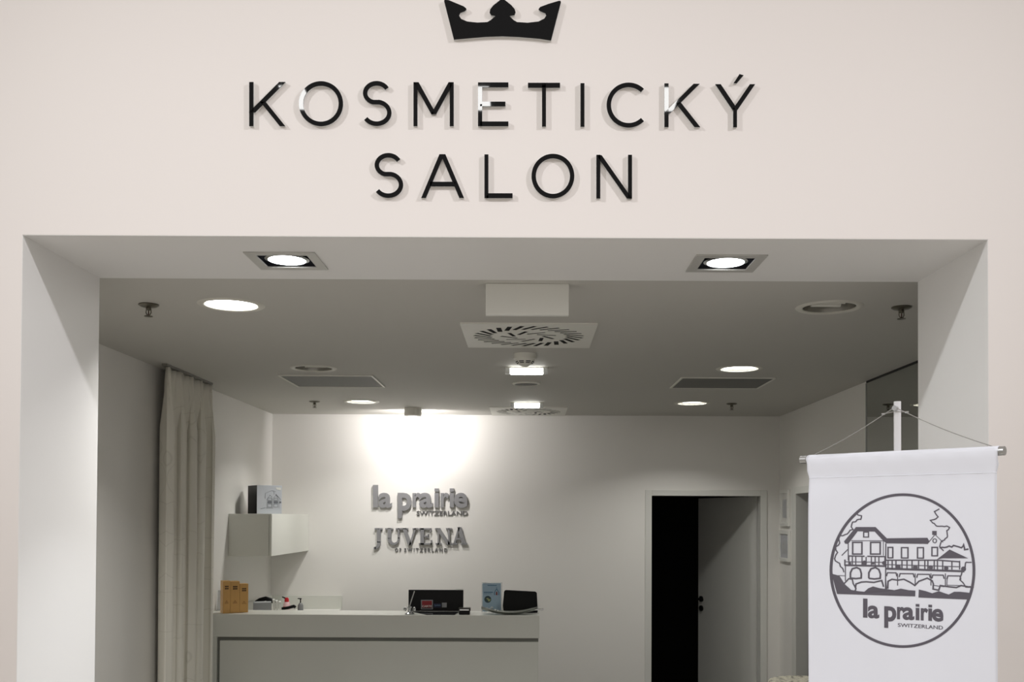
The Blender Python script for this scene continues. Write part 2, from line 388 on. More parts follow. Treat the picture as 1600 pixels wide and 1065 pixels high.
# hanging white board just inside the opening
es = thing('hanging_sign_board', 'blank white board hanging from the ceiling just inside the opening', 'sign board', (-0.006, 3.58, ZC))
MB().box((-0.157, 3.572, 2.5316), (0.144, 3.60, ZC-0.0005)).build('panel', WHITE, es, bevel=0.002)
MB().box((-0.13, 3.6005, ZC-0.03), (0.12, 3.615, ZC-0.0005)).build('ceiling_bracket', ALU, es)

sd = thing('smoke_detector', 'white conical smoke detector between diffuser and glowing bar light', 'smoke detector', (-0.02, 5.12, ZC))
MB().lathe([(0.0005, -0.0005), (0.060, -0.0005), (0.060, -0.026), (0.056, -0.030), (0.0005, -0.030)], (-0.02, 5.12, ZC), 36, caps=False).build('base', PLASTW, sd, smooth=True)
MB().lathe([(0.0005, -0.030), (0.052, -0.030), (0.048, -0.040), (0.036, -0.052), (0.022, -0.062), (0.014, -0.066), (0.0005, -0.066)], (-0.02, 5.12, ZC), 36, caps=False).build('chamber', PLASTW, sd, smooth=True)
for k in range(8):
    a = 2*PI*(k+0.5)/8
    for rr, zz in ((0.0465, -0.043), (0.0395, -0.050)):
        MB().tube([(-0.02+rr*math.cos(a+q), 5.12+rr*math.sin(a+q), ZC+zz) for q in (-0.28, -0.14, 0, 0.14, 0.28)], 0.0022, 6).build('vent_slot', BLACK, sd)

def bar_light(x, y, label):
    t = thing('emergency_bar_light', label, 'light fixture', (x, y, ZC), 'emergency bar lights')
    MB().box((x-0.12, y+0.004, ZC-0.006), (x+0.12, y+0.06, ZC-0.0003)).build('mounting_plate', PLASTW, t)
    for s_ in (-1, 1):
        a, b = sorted((x+s_*0.093, x+s_*0.119))
        MB().box((a, y, ZC-0.036), (b, y+0.055, ZC-0.006)).build('end_cap', CLEAR, t, bevel=0.003)
    MB().box((x-0.0925, y+0.002, ZC-0.039), (x+0.0925, y+0.052, ZC-0.006)).build('diffuser', TUBE, t, bevel=0.006)
bar_light(-0.012, 5.56, 'glowing white bar light just behind the smoke detector')
bar_light(-0.012, 7.27, 'glowing white bar light in front of the rear air diffuser')

sp = thing('ceiling_speaker', 'flat round ceiling speaker between the two glowing bar lights', 'speaker', (-0.015, 6.24, ZC))
MB().lathe([(0.074, -0.0005), (0.088, -0.0005), (0.088, -0.006), (0.074, -0.010), (0.074, -0.0005)], (-0.015, 6.24, ZC), 40, caps=False).build('rim', PLASTW, sp, smooth=True)
MB().lathe([(0.0005, -0.0007), (0.0735, -0.0007), (0.0735, -0.006), (0.0005, -0.009)], (-0.015, 6.24, ZC), 40, caps=False).build('grille_cloth', GREYM, sp, smooth=True)

# drum spotlight washing the back wall
SX, SY = -0.90, 7.71
st = thing('drum_spotlight', 'grey drum-shaped ceiling spotlight washing the wall over the brand lettering', 'spotlight', (SX, SY, ZC))
MB().lathe([(0.0005, -0.0005), (0.067, -0.0005), (0.067, -0.058), (0.064, -0.062), (0.0005, -0.062)], (SX, SY, ZC), 40, caps=False).build('housing', mat('drum_grey', srgb(236, 233, 224), 0.4), st, smooth=True)
MB().tube([(SX, SY+0.060, ZC-0.035), (SX, SY+0.078, ZC-0.040)], 0.024, 24).build('lens', LENSW, st)
spot_lamp('drum_spotlight_lamp', (SX, SY+0.03, ZC-0.078), (SX, YW, 2.50), 28, (1.0, 0.96, 0.95), 172, 0.4, 0.02)

# square lights in the soffit
for (x, y), lab in zip(SL, ('square recessed light in the soffit above the curtain side', 'square recessed light in the soffit above the doorway side')):
    t = thing('square_downlight', lab, 'downlight', (x, y, ZS), 'square soffit lights')
    plate('frame', rect(-0.112, -0.107, 0.112, 0.107), [rect(-0.081, -0.075, 0.081, 0.075)], -0.004, -0.0004, mat('frame_grey', srgb(196, 195, 190), 0.4, metal=0.2), t)
    MB().box((x-0.0815, y-0.0755, ZS), (x-0.0800, y+0.0755, ZS+0.09)).box((x+0.0800, y-0.0755, ZS), (x+0.0815, y+0.0755, ZS+0.09)).box((x-0.08, y-0.0755, ZS), (x+0.08, y-0.0740, ZS+0.09)).box((x-0.08, y+0.0740, ZS), (x+0.08, y+0.0755, ZS+0.09)).box((x-0.0815, y-0.0755, ZS+0.09), (x+0.0815, y+0.0755, ZS+0.092)).build('housing', mat('housing_dark', srgb(58, 58, 62), 0.25, metal=0.5), t)
    MB().lathe([(0.060, 0.000), (0.071, 0.003), (0.071, 0.016), (0.060, 0.016), (0.060, 0.000)], (x, y, ZS), 40, caps=False).build('lamp_rim', CHROME, t, smooth=True)
    MB().lathe([(0.0005, -0.001), (0.040, 0.0005), (0.0595, 0.003), (0.0595, 0.012), (0.0005, 0.012)], (x, y, ZS), 40, caps=False).build('lens', LENSW, t)
    disk_lamp('square_downlight_lamp', (x, y, ZS-0.002), 0.10, 5.5, (0.94, 0.97, 1.0), 80)

# ------------------------------------------------------------------ front sign: raised letters (outlines measured on the wall face)
YSF = YF - 0.010                 # front face of the letters
def zm(ox): return lambda x, y, t: P(ox + x/3.228, y/3.228, YSF) + Vector((0, t, 0))
Z1, Z2 = zm(370), zm(780)
def hpar(x0, y0, x1, y1, w): return [(x0-w/2, y0), (x0+w/2, y0), (x1+w/2, y1), (x1-w/2, y1)]
def arc(cx, cy, rx, ry, a0, a1, n=28): return [(cx+rx*math.cos(math.radians(a0+(a1-a0)*i/n)), cy+ry*math.sin(math.radians(a0+(a1-a0)*i/n))) for i in range(n+1)]
def ess(cx, cy, k=1.0):
    """geometric capital S around its centre, drawn as one stroke"""
    a = arc(cx+2, cy-52, 58, 50, -28, -180, 16); b = arc(cx+2, cy-52, 58, 48, 180, 110, 6)
    c = arc(cx+2, cy+47, 64, 55, -78, 0, 10); d = arc(cx+2, cy+47, 64, 55, 0, 148, 16)
    return a + b[1:] + c + d[1:]
wS = 22
def LK(x):   return [('p', hpar(x, 413, x, 635, 21)), ('p', hpar(x+156, 413, x+3, 566, 31)), ('p', hpar(x+58, 512, x+157, 635, 28))]
letters = [
 ('K', Z1, LK(73)),
 ('O', Z1, [('c', arc(424, 522, 100.5, 102, 0, 360, 64)[:-1])]),
 ('S', Z1, [('s', ess(703, 521))]),
 ('M', Z1, [('p', hpar(901, 414, 901, 635, 20)), ('p', hpar(1084, 414, 1084, 635, 20)), ('p', hpar(904, 414, 993, 574, 26)), ('p', hpar(1081, 414, 993, 574, 26))]),
 ('E', Z1, [('p', hpar(1227, 415, 1227, 635, 21)), ('p', bxq(1227, 415, 1370, 439)), ('p', bxq(1227, 512, 1355, 535)), ('p', bxq(1227, 612, 1370, 635))]),
 ('T', Z2, [('p', bxq(145, 417, 307, 441)), ('p', hpar(226, 417, 226, 637, 20))]),
 ('I', Z2, [('p', hpar(420, 419, 420, 638, 20))]),
 ('C', Z2, [('s', arc(653, 529, 100, 102, -46, -314, 52))]),
 ('K', Z2, [('p', hpar(844, 420, 844, 640, 21)), ('p', hpar(996, 422, 847, 570, 31)), ('p', hpar(903, 517, 1000, 640, 28))]),
 ('Y', Z2, [('p', hpar(1104, 424, 1190, 552, 27)), ('p', hpar(1278, 424, 1190, 552, 27)), ('p', hpar(1190, 545, 1190, 641, 19)), ('p', [(1212, 373), (1233, 379), (1199, 419), (1183, 418)])]),
 ('S', Z1, [('s', ess(762, 884))]),
 ('A', Z1, [('p', hpar(1034, 777, 942, 997, 24)), ('p', hpar(1040, 777, 1134, 997, 24)), ('p', bxq(975, 916, 1102, 939))]),
 ('L', Z1, [('p', hpar(1259, 778, 1259, 998, 20)), ('p', bxq(1259, 974, 1391, 998))]),
 ('O', Z2, [('c', arc(271, 887, 97, 101, 0, 360, 64)[:-1])]),
 ('N', Z2, [('p', hpar(500, 780, 500, 1000, 20)), ('p', hpar(660, 780, 660, 1000, 20)), ('p', hpar(504, 782, 657, 1000, 26))]),
]
sg = thing('shop_sign_lettering', 'raised glossy black letters KOSMETICKÝ SALON on the shop front', 'sign', tuple(P(785, 220, YF)))
def draw(mb, shapes, fn, t0, t1, w):
    for k, pts in shapes:
        if k == 'p': mb.poly(pts, fn, t0, t1)
        else: mb.stroke(pts, w, fn, t0, t1, closed=(k == 'c'))
    return mb
for ch, fn, shapes in letters:
    f = draw(MB(), shapes, fn, 0.0, 0.003, wS).build('letter', BLACKG, sg)
    f['label'] = 'glossy black letter ' + {'Y': 'Y with acute accent'}.get(ch, ch)
    draw(MB(), shapes, fn, 0.0031, 0.0099, wS).build('acrylic_backing', CLEAR, f)
cr = [(105,8),(118,-6),(160,0),(250,38),(340,75),(368,98),(372,112),(355,128),(300,150),(283,185),(310,225),(380,255),(500,268),(620,262),(660,240),(720,187),(665,178),(648,150),(655,110),(690,65),(760,10),(800,-28),(842,10),(905,60),(945,105),(957,145),(945,176),(880,187),(935,240),(975,262),(1100,270),(1230,255),(1300,220),(1322,185),(1310,155),(1245,127),(1230,107),(1250,82),(1350,45),(1475,8),(1492,10),(1497,26),(1380,480),(1250,458),(1000,437),(800,428),(600,435),(400,452),(222,468)]
fc = lambda x, y, t: P(680 + x/7.619, y/7.619, YSF) + Vector((0, t, 0))
crown = thing('crown_emblem', 'black crown emblem mounted above the sign letters', 'emblem', tuple(P(785, 30, YF)))
MB().poly(cr, fc, 0, 0.003).build('crown_face', BLACKG, crown)
MB().poly(cr, fc, 0.0031, 0.0099).build('acrylic_backing', CLEAR, crown)

# ------------------------------------------------------------------ brand lettering on the back wall
YL = YW - 0.022
fb = lambda x, y, t: P(560 + x/4.095, 620 + y/4.095, YL) + Vector((0, t, 0))
TB = 0.021
s1 = thing('brand_lettering', 'grey metal letters la prairie SWITZERLAND on the back wall', 'sign', tuple(P(658, 785, YW)))
LOGO = (('l',93,562,125,706),('a',129,612,213,709),('p',251,612,340,776),('r',346,612,402,706),('a',388,612,475,709),('i',487,584,514,706),('r',526,612,581,706),('i',584,584,611,706),('e',611,612,698,709))
for ch, x0, y0, x1, y1 in LOGO:
    if ch in 'li':
        mb = MB()
        if ch == 'l': mb.poly(bxq(x0,y0,x1,y1), fb, 0, TB)
        else: mb.poly(bxq(x0,y0,x1,y0+20), fb, 0, TB).poly(bxq(x0,y0+29,x1,y1), fb, 0, TB)
    else: mb = text_mb(ch, bxq(x0,y0,x1,y1), fb, 0, TB, 0.032)
    o = mb.build('letter', SIGNG, s1); o['label'] = 'grey letter ' + ch
text_mb('SWITZERLAND', bxq(371, 728, 697, 756), fb, 0.012, TB, 0.004).build('small_lettering', mat('sign_dark', srgb(118, 118, 119), 0.4, metal=0.2), s1)
s2_ = thing('brand_lettering', 'grey metal serif letters JUVENA OF SWITZERLAND on the back wall', 'sign', tuple(P(658, 842, YW)))
T_, B_ = 838, 944
def serif(x0, x1, y): return ('p', bxq(x0, y-5, x1, y+5))
JU = [
 ('J', [('p', bxq(118,T_,142,930)), serif(104,153,T_+5), ('w', ([(130,925),(128,948),(118,962),(104,968)], [24,20,14,9])), ('p', [(98,958),(112,958),(112,974),(98,974)])]),
 ('U', [('p', bxq(186,T_,210,905)), serif(172,222,T_+5), serif(238,274,T_+5), ('p', bxq(252,T_,263,905)), ('w', ([(198,900),(201,922),(214,937),(232,939),(248,930),(257,912),(257.5,898)], [24,22,17,13,11,11,11]))]),
 ('V', [('p', hpar(294,T_,329,B_+3,25)), ('p', hpar(364,T_,329,B_+3,13)), serif(272,318,T_+5), serif(346,382,T_+5)]),
 ('E', [('p', bxq(396,T_,420,B_)), ('p', bxq(386,T_,466,T_+10)), ('p', bxq(418,885,450,895)), ('p', bxq(386,B_-10,470,B_)), ('p', bxq(457,T_,466,T_+26)), ('p', bxq(461,B_-30,470,B_)), ('p', bxq(443,877,450,903))]),
 ('N', [('p', bxq(506,T_,517,B_)), ('p', bxq(573,T_,584,B_)), ('p', hpar(508,T_,578,B_,27)), serif(490,524,T_+5), serif(560,598,T_+5), serif(494,530,B_-5)]),
 ('A', [('p', hpar(645,T_-6,612,B_,13)), ('p', hpar(645,T_-6,676,B_,26)), ('p', bxq(618,902,664,912)), serif(594,632,B_-5), serif(656,696,B_-5)]),
]
for ch, sh in JU:
    mb = MB()
    for k, d in sh:
        if k == 'p': mb.poly(d, fb, 0, TB)
        else: mb.stroke(d[0], d[1], fb, 0, TB)
    o = mb.build('letter', SIGNG, s2_); o['label'] = 'grey serif letter ' + ch
text_mb('O F', bxq(232, 966, 272, 990), fb, 0.014, TB, 0.02).build('small_lettering', _m['sign_dark'], s2_)
text_mb('S W I T Z E R L A N D', bxq(292, 966, 567, 990), fb, 0.014, TB, 0.02).build('small_lettering', _m['sign_dark'], s2_)

# ------------------------------------------------------------------ curtain on a ceiling track
def curtain_material():
    m = bpy.data.materials.new('curtain_cloth'); m.use_nodes = True; nt = m.node_tree; b = nt.nodes['Principled BSDF']
    tc = nt.nodes.new('ShaderNodeTexCoord'); mp = nt.nodes.new('ShaderNodeMapping'); mp.inputs['Scale'].default_value = (0.0, 2.2, 2.2)
    v = nt.nodes.new('ShaderNodeTexVoronoi'); v.feature = 'F1'; v.inputs['Scale'].default_value = 2.0
    r = nt.nodes.new('ShaderNodeValToRGB'); r.color_ramp.elements[0].color = srgb(212, 209, 197); r.color_ramp.elements[1].color = srgb(226, 223, 212)
    r.color_ramp.elements[0].position = 0.50; r.color_ramp.elements[1].position = 0.515; e3 = r.color_ramp.elements.new(0.485); e3.color = srgb(226, 223, 212)
    nt.links.new(tc.outputs['Object'], mp.inputs['Vector']); nt.links.new(mp.outputs[0], v.inputs['Vector']); nt.links.new(v.outputs['Distance'], r.inputs[0]); nt.links.new(r.outputs[0], b.inputs['Base Color'])
    b.inputs['Roughness'].default_value = 0.75; b.inputs['Sheen Weight'].default_value = 0.15
    n = nt.nodes.new('ShaderNodeTexNoise'); n.inputs['Scale'].default_value = 420; k = nt.nodes.new('ShaderNodeBump'); k.inputs['Strength'].default_value = 0.15; k.inputs['Distance'].default_value = 0.001
    nt.links.new(tc.outputs['Object'], n.inputs['Vector']); nt.links.new(n.outputs[0], k.inputs['Height']); nt.links.new(k.outputs[0], b.inputs['Normal'])
    return m
cu = thing('curtain', 'pale cream floor-length pleated curtain against the side wall', 'curtain', (-2.02, 5.9, 0))
NU, NV = 240, 40; vs = []; fs = []
ytop = ZC - 0.014
for j in range(NV+1):
    q = j/NV; z = ytop*(1-q) + 0.015*q
    for i in range(NU+1):
        u = i/NU
        spread = 1.0 + 0.05*min(1, q*2)
        yy = 5.905 + (u-0.5)*0.77*spread
        env = min(1.0, 0.25 + q*6)
        ph = 2*PI*4.3*u + 0.6*math.sin(2*PI*u*1.3+0.8) + 0.25*math.sin(q*2.2+u*5)
        xx = -2.034 + 0.050*env*(math.sin(ph) + 0.24*math.sin(2*ph+0.7)) + 0.004*env*math.sin(2*PI*13*u+q*3) + 0.010*(1-env)*math.sin(2*PI*22*u) + 0.012*math.sin(q*3+u*4)*q
        if q < 0.035: xx += 0.006*math.sin(2*PI*22*u)
        yy += 0.060*env*math.cos(ph)
        vs.append((xx, yy, z))
for j in range(NV):
    for i in range(NU):
        a = j*(NU+1)+i; fs.append((a, a+1, a+NU+2, a+NU+1))
cl = MB().add(vs, fs).build('curtain_cloth', curtain_material(), cu, smooth=False)
for p in cl.data.polygons: p.use_smooth = True
so = cl.modifiers.new('thickness', 'SOLIDIFY'); so.thickness = 0.002
MB().box((-2.04, 5.50, ZC-0.012), (-2.01, 6.30, ZC-0.0005)).build('curtain_track', mat('track_dark', srgb(120, 118, 110), 0.5), cu)

# ------------------------------------------------------------------ wall cabinet and the box on it
wc = thing('wall_cabinet', 'white wall-hung cabinet in the corner above the counter', 'cabinet', (-1.97, 7.6, 1.519))
MB().box((RL, 7.02, 1.519), (-1.832, YW-0.001, 1.816)).build('body', LACQ, wc, bevel=0.002)
MB().box((-1.829, 7.018, 1.517), (-1.812, YW-0.002, 1.817)).build('door', LACQ, wc, bevel=0.0015)
def rot_box(cx, cy, z0, w, d, hh, phi):
    c, s = math.cos(phi), math.sin(phi)
    def f(u, v, z): return Vector((cx + u*c - v*s, cy + u*s + v*c, z0 + z))
    return f
def rbox(f, u0, u1, v0, v1, z0, z1):
    vs = [f(u, v, z) for z in (z0, z1) for u, v in ((u0,v0),(u1,v0),(u1,v1),(u0,v1))]
    return MB().add(vs, [(0,3,2,1),(4,5,6,7),(0,1,5,4),(1,2,6,5),(2,3,7,6),(3,0,4,7)])
f = rot_box(-1.945, 7.33, 1.8175, 0, 0, 0, math.radians(35))
gb = thing('gift_box', 'grey gift box with house drawing and black side on the wall cabinet', 'box', tuple(f(0,0,0)))
GBF = mat('gift_box_grey', srgb(196, 200, 206), 0.4, noise=0.02, nscale=20)
rbox(f, -0.094, 0.094, -0.094, 0.094, 0, 0.208).build('carton', GBF, gb, bevel=0.001)
rbox(f, -0.0955, -0.0943, -0.0935, 0.0935, 0.001, 0.207).build('black_side_panel', BLACK, gb)
gp = lambda x, y, t: f(-0.094 + (x-388)/284*0.188, -0.0952 + t, 0.208 - (y-130)/337*0.208)
g = MB()
for pts, w in (([(480,290),(482,225),(560,190),(600,205)],3),([(600,230),(660,300)],4),([(510,285),(535,245),(560,270)],3),([(578,275),(603,245),(630,270)],3),([(500,290),(500,405)],2),([(565,285),(565,400)],2),([(580,205),(580,240)],3),([(640,300),(640,400)],2),([(430,410),(485,395)],5),([(495,400),(570,400)],3)): g.stroke(pts, w, gp, 0, 0.0006)
for x0, x1 in ((510,555),(580,625)):
    for y0, y1 in ((280,308),(318,340),(350,388)): g.stroke(bxq(x0,y0,x1,y1), 4, gp, 0, 0.0006, closed=True)
g.poly(bxq(512,318,554,338), gp, 0, 0.0006).poly(bxq(582,318,623,338), gp, 0, 0.0006).poly(bxq(645,318,664,340), gp, 0, 0.0006)
g.build('house_drawing', mat('pencil_grey', srgb(118, 122, 128), 0.6), gb)
MB().poly([(600,152),(660,155),(658,187),(612,178)], gp, 0, 0.0007).build('white_sticker', WHITE, gb)

# ------------------------------------------------------------------ reception counter
KZ = 1.158; KY = 6.50; KX = 0.078
ct = thing('reception_counter', 'white lacquered reception counter with a grooved front panel', 'counter', (-1.02, 6.65, 0))
MB().box((RL+0.001, KY, 1.010), (KX, KY+0.30, KZ)).build('top_ledge', LACQ, ct, bevel=0.002)
MB().box((RL+0.001, KY, 0.0), (-2.03, KY+0.30, 1.0095)).build('side_panel', LACQ, ct, bevel=0.002)
MB().box((-2.029, KY+0.025, 0.0), (KX-0.006, KY+0.05, 1.0095)).build('groove_backing', mat('groove_grey', srgb(120, 121, 114), 0.5), ct)
MB().box((-2.012, KY+0.003, 0.0), (KX-0.006, KY+0.0248, 0.986)).build('front_panel', LACQ, ct, bevel=0.002)
MB().box((-2.029, KY+0.051, 0.0), (KX-0.006, KY+0.12, 1.0095)).build('carcass', LACQ, ct)
MB().box((KX-0.05, KY+0.121, 0.0), (KX-0.006, KY+0.30, 1.0095)).build('end_leg', LACQ, ct)

# back counter in the corner with its splash panels
bc = thing('back_counter', 'white side counter with low splash panels in the corner', 'counter', (-1.8, 7.6, 0))
MB().box((RL+0.001, 7.05, 0.0), (-1.56, YW-0.001, 1.015)).build('body', LACQ, bc, bevel=0.002)
MB().box((RL+0.001, 7.03, 1.0155), (-1.53, YW-0.001, 1.04)).build('worktop', WHITE, bc, bevel=0.002)
MB().box((-2.10, YW-0.032, 1.0405), (-1.53, YW-0.001, 1.150)).build('splash_panel', LACQ, bc, bevel=0.001)
MB().box((RL+0.001, 7.03, 1.0405), (-2.10, YW-0.001, 1.150)).build('splash_panel', LACQ, bc, bevel=0.001)
BZ = 1.0405
# things on the back counter
ob = thing('open_file_box', 'white open box with grey side and paper sheets behind the amber cartons', 'box', tuple(P(417, 955, 7.25)[:2]) + (BZ,))
c = P(417, 945, 7.25)
f = rot_box(c.x, c.y, BZ, 0, 0, 0, math.radians(14))
rbox(f, -0.095, 0.03, -0.06, 0.06, 0, 0.135).build('grey_side', mat('file_grey', srgb(160, 162, 164), 0.5), ob, bevel=0.002)
for k in range(3):
    pts = [(0.034+0.022*k+0.010*math.sin(q*2.6), z) for q, z in ((0, 0.0), (0.3, 0.03), (0.6, 0.075), (0.85, 0.115), (1.0, 0.152-0.008*k))]
    mb = MB(); vs = []; fs = []
    for i, (u, z) in enumerate(pts):
        vs += [f(u, -0.062+0.01*k, z), f(u+0.016, -0.062+0.01*k, z), f(u+0.016, 0.05, z), f(u, 0.05, z)]
    for i in range(len(pts)-1):
        for q in range(4):
            r_ = (q+1) % 4; fs.append((i*4+q, i*4+r_, i*4+4+r_, i*4+4+q))
    fs += [(0,3,2,1), tuple(len(vs)-4+q for q in range(4))]
    mb.add(vs, fs).build('paper_sheet', WHITE, ob)
c = P(417, 940, 7.55)
hb = thing('hair_brush', 'black curved hand tool lying behind the white open box', 'brush', (c.x, c.y, BZ))
MB().tube([(c.x-0.08, c.y, BZ+0.10), (c.x-0.05, c.y, BZ+0.122), (c.x-0.01, c.y, BZ+0.134), (c.x+0.03, c.y, BZ+0.122), (c.x+0.05, c.y, BZ+0.108)], 0.020, 12, 0.014).build('head', BLACK, hb, smooth=True)
MB().tube([(c.x+0.05, c.y, BZ+0.108), (c.x+0.085, c.y, BZ+0.114)], 0.008, 10, 0.006).build('handle', BLACK, hb)
MB().box((c.x-0.07, c.y-0.03, BZ), (c.x+0.05, c.y+0.03, BZ+0.098)).build('storage_block', WHITE, hb)
c = P(448, 941, 7.70)
rb = thing('spray_bottle', 'small pink bottle with a red spray head on the side counter', 'bottle', (c.x, c.y, BZ))
MB().lathe([(0.0005,0),(0.026,0),(0.027,0.004),(0.027,0.075),(0.022,0.092),(0.012,0.10),(0.0005,0.10)], (c.x,c.y,BZ), 24, caps=False).build('body', mat('bottle_pink', srgb(228, 190, 192), 0.3), rb, smooth=True)
MB().lathe([(0.0275,0.05),(0.0275,0.062)], (c.x,c.y,BZ), 24, caps=False).build('red_band', mat('bottle_red', srgb(190, 30, 40), 0.35), rb)
MB().lathe([(0.0005,0.098),(0.017,0.098),(0.017,0.118),(0.010,0.130),(0.0005,0.130)], (c.x,c.y,BZ), 20, caps=False).build('spray_head', _m['bottle_red'], rb, smooth=True)
MB().tube([(c.x-0.008, c.y, BZ+0.124), (c.x-0.034, c.y-0.01, BZ+0.136)], 0.006, 10, 0.004).build('nozzle', BLACK, rb)
c = P(450, 950, 7.45)
sk = thing('stapler', 'black stapler standing between white box and soap pump', 'stapler', (c.x, c.y, BZ))
MB().box((c.x-0.055, c.y-0.018, BZ), (c.x+0.055, c.y+0.018, BZ+0.06)).build('base', PLASTW, sk, bevel=0.004)
MB().tube([(c.x-0.055, c.y, BZ+0.066), (c.x, c.y, BZ+0.074), (c.x+0.045, c.y, BZ+0.086), (c.x+0.056, c.y, BZ+0.076)], 0.010, 10, 0.013).build('arm', BLACK, sk, smooth=True)
c = P(469.5, 945, 7.75)
pb = thing('soap_pump', 'small grey soap pump bottle on the side counter', 'soap pump', (c.x, c.y, BZ))
MB().lathe([(0.0005,0),(0.021,0),(0.022,0.01),(0.021,0.065),(0.012,0.082),(0.008,0.086),(0.0005,0.086)], (c.x,c.y,BZ), 24, caps=False).build('body', mat('soap_grey', srgb(120, 122, 122), 0.25), pb, smooth=True)
MB().tube([(c.x, c.y, BZ+0.084), (c.x, c.y, BZ+0.118)], 0.0045, 10).build('stem', BLACK, pb)
MB().tube([(c.x+0.008, c.y, BZ+0.117), (c.x-0.022, c.y, BZ+0.119)], 0.005, 10, 0.0035).build('spout', BLACK, pb)
c = P(346, 940, 6.76)
ah = thing('acrylic_holder', 'translucent white acrylic sheet holder behind the amber cartons', 'holder', (c.x, c.y, KZ))
ACR = mat('acrylic', srgb(235, 238, 240), 0.2, trans=0.6, spec=0.5)
MB().add([(c.x-0.03,c.y,KZ+0.004),(c.x+0.032,c.y,KZ+0.004),(c.x+0.028,c.y+0.02,KZ+0.135),(c.x-0.03,c.y+0.02,KZ+0.135),(c.x-0.03,c.y+0.004,KZ+0.004),(c.x+0.032,c.y+0.004,KZ+0.004),(c.x+0.028,c.y+0.024,KZ+0.135),(c.x-0.03,c.y+0.024,KZ+0.135)], [(0,1,2,3),(7,6,5,4),(0,4,5,1),(1,5,6,2),(2,6,7,3),(3,7,4,0)]).build('sheet', ACR, ah)
MB().box((c.x-0.03, c.y-0.02, KZ), (c.x+0.032, c.y+0.02, KZ+0.0038)).build('foot', ACR, ah)

# ------------------------------------------------------------------ things on the reception counter
ph = math.radians(30); cph, sph = math.cos(ph), math.sin(ph)
c0 = Vector((-2.008, 6.548))
off = 0.0
for k, (w, hh, lab) in enumerate(((0.048, 0.213, 'amber cosmetics carton at the curtain end of the row of three'), (0.060, 0.209, 'amber cosmetics carton in the middle of the row of three'), (0.056, 0.191, 'shortest amber cosmetics carton, at the end by the white box'))):
    cx = c0.x + cph*(off+w/2) - sph*0.035; cy = c0.y + sph*(off+w/2) + cph*0.035
    f = rot_box(cx, cy, KZ+0.0005, 0, 0, 0, ph); off += w + 0.001
    t = thing('cosmetics_carton', lab, 'box', (cx, cy, KZ), 'amber cosmetics cartons')
    rbox(f, -w/2, w/2, -0.035, 0.035, 0, hh).build('carton', CARTON, t, bevel=0.001)
    fp = lambda x, y, tt, f=f, w=w, hh=hh: f(-w/2 + x*w, -0.0362 + tt, hh*(1-y))
    mb = MB()
    for rr in (0.15, 0.215):
        for q in range(3): mb.poly(bxq(0.26+0.17*q, rr, 0.40+0.17*q, rr+0.045), fp, 0, 0.0008)
    mb.build('printed_name', CARTONP, t)
    mb = MB()
    mb.poly(bxq(0.25, 0.68, 0.75, 0.695), fp, 0, 0.0008).poly(bxq(0.32, 0.645, 0.68, 0.66), fp, 0, 0.0008).poly([(0.5,0.60),(0.60,0.63),(0.40,0.63)], fp, 0, 0.0008)
    mb.build('printed_emblem', mat('carton_gold', srgb(140, 96, 40), 0.5), t)

# upright black display with stickers
YM = 6.735
mo = thing('counter_display', 'black upright display panel with red CARTE sticker on the counter', 'display', (P(681, 953, YM).x, YM, KZ))
x0, x1 = P(638.2, 940, YM).x, P(723.8, 940, YM).x; zt = P(680, 921.3, YM).z
MB().box((x0, YM, KZ+0.004), (x1, YM+0.022, zt)).build('panel', BLACK, mo, bevel=0.002)
MB().box((x1-0.052, YM+0.002, zt+0.0002), (x1-0.002, YM+0.020, zt+0.008)).build('top_clip', WHITE, mo)
MB().add([(P(668, 955, 6.6).x, 6.515, KZ+0.0005), (P(711, 959, 6.53).x, 6.515, KZ+0.0005), (P(718, 953, 6.72).x, 6.734, KZ+0.0005), (x0+0.02, 6.734, KZ+0.0005),
          (P(668, 955, 6.6).x, 6.515, KZ+0.0035), (P(711, 959, 6.53).x, 6.515, KZ+0.0035), (P(718, 953, 6.72).x, 6.734, KZ+0.0035), (x0+0.02, 6.734, KZ+0.0035)],
         [(0,3,2,1),(4,5,6,7),(0,1,5,4),(1,2,6,5),(2,3,7,6),(3,0,4,7)]).build('glass_base', DARKG, mo)
fm = lambda x, y, t: P(620 + x/6.667, 890 + y/6.667, YM-0.0012) + Vector((0, t, 0))
RED = mat('sticker_red', srgb(150, 26, 34), 0.5); SILV = mat('sticker_silver', srgb(150, 152, 155), 0.45)
MB().poly(bxq(252, 312, 376, 410), fm, 0.0002, 0.0011).build('sticker_border', SILV, mo)
MB().poly(bxq(262, 321, 366, 366), fm, 0.0, 0.0002).build('sticker_red_field', RED, mo)
MB().poly(bxq(262, 391, 366, 402), fm, 0.0, 0.0002).build('sticker_dark_field', mat('sticker_dark', srgb(60, 14, 18), 0.5), mo)
MB().poly(bxq(262, 366.2, 366, 390.8), fm, 0.0, 0.0002).build('sticker_red_field', RED, mo)
text_mb('CARTE', bxq(264, 367, 364, 389), fm, -0.0004, 0.0, 0.02).build('sticker_word', WHITE, mo)
MB().poly(bxq(385, 348, 462, 392), fm, 0.0002, 0.0011).build('blue_sticker', mat('sticker_blue', srgb(14, 22, 60), 0.5), mo)
text_mb('System', bxq(392, 358, 456, 380), fm, -0.0004, 0.0, 0.0).build('sticker_word', mat('sticker_pale', srgb(130, 170, 205), 0.5), mo)
MB().poly(bxq(470, 341, 520, 390), fm, 0.0002, 0.0011).build('grey_sticker', SILV, mo)

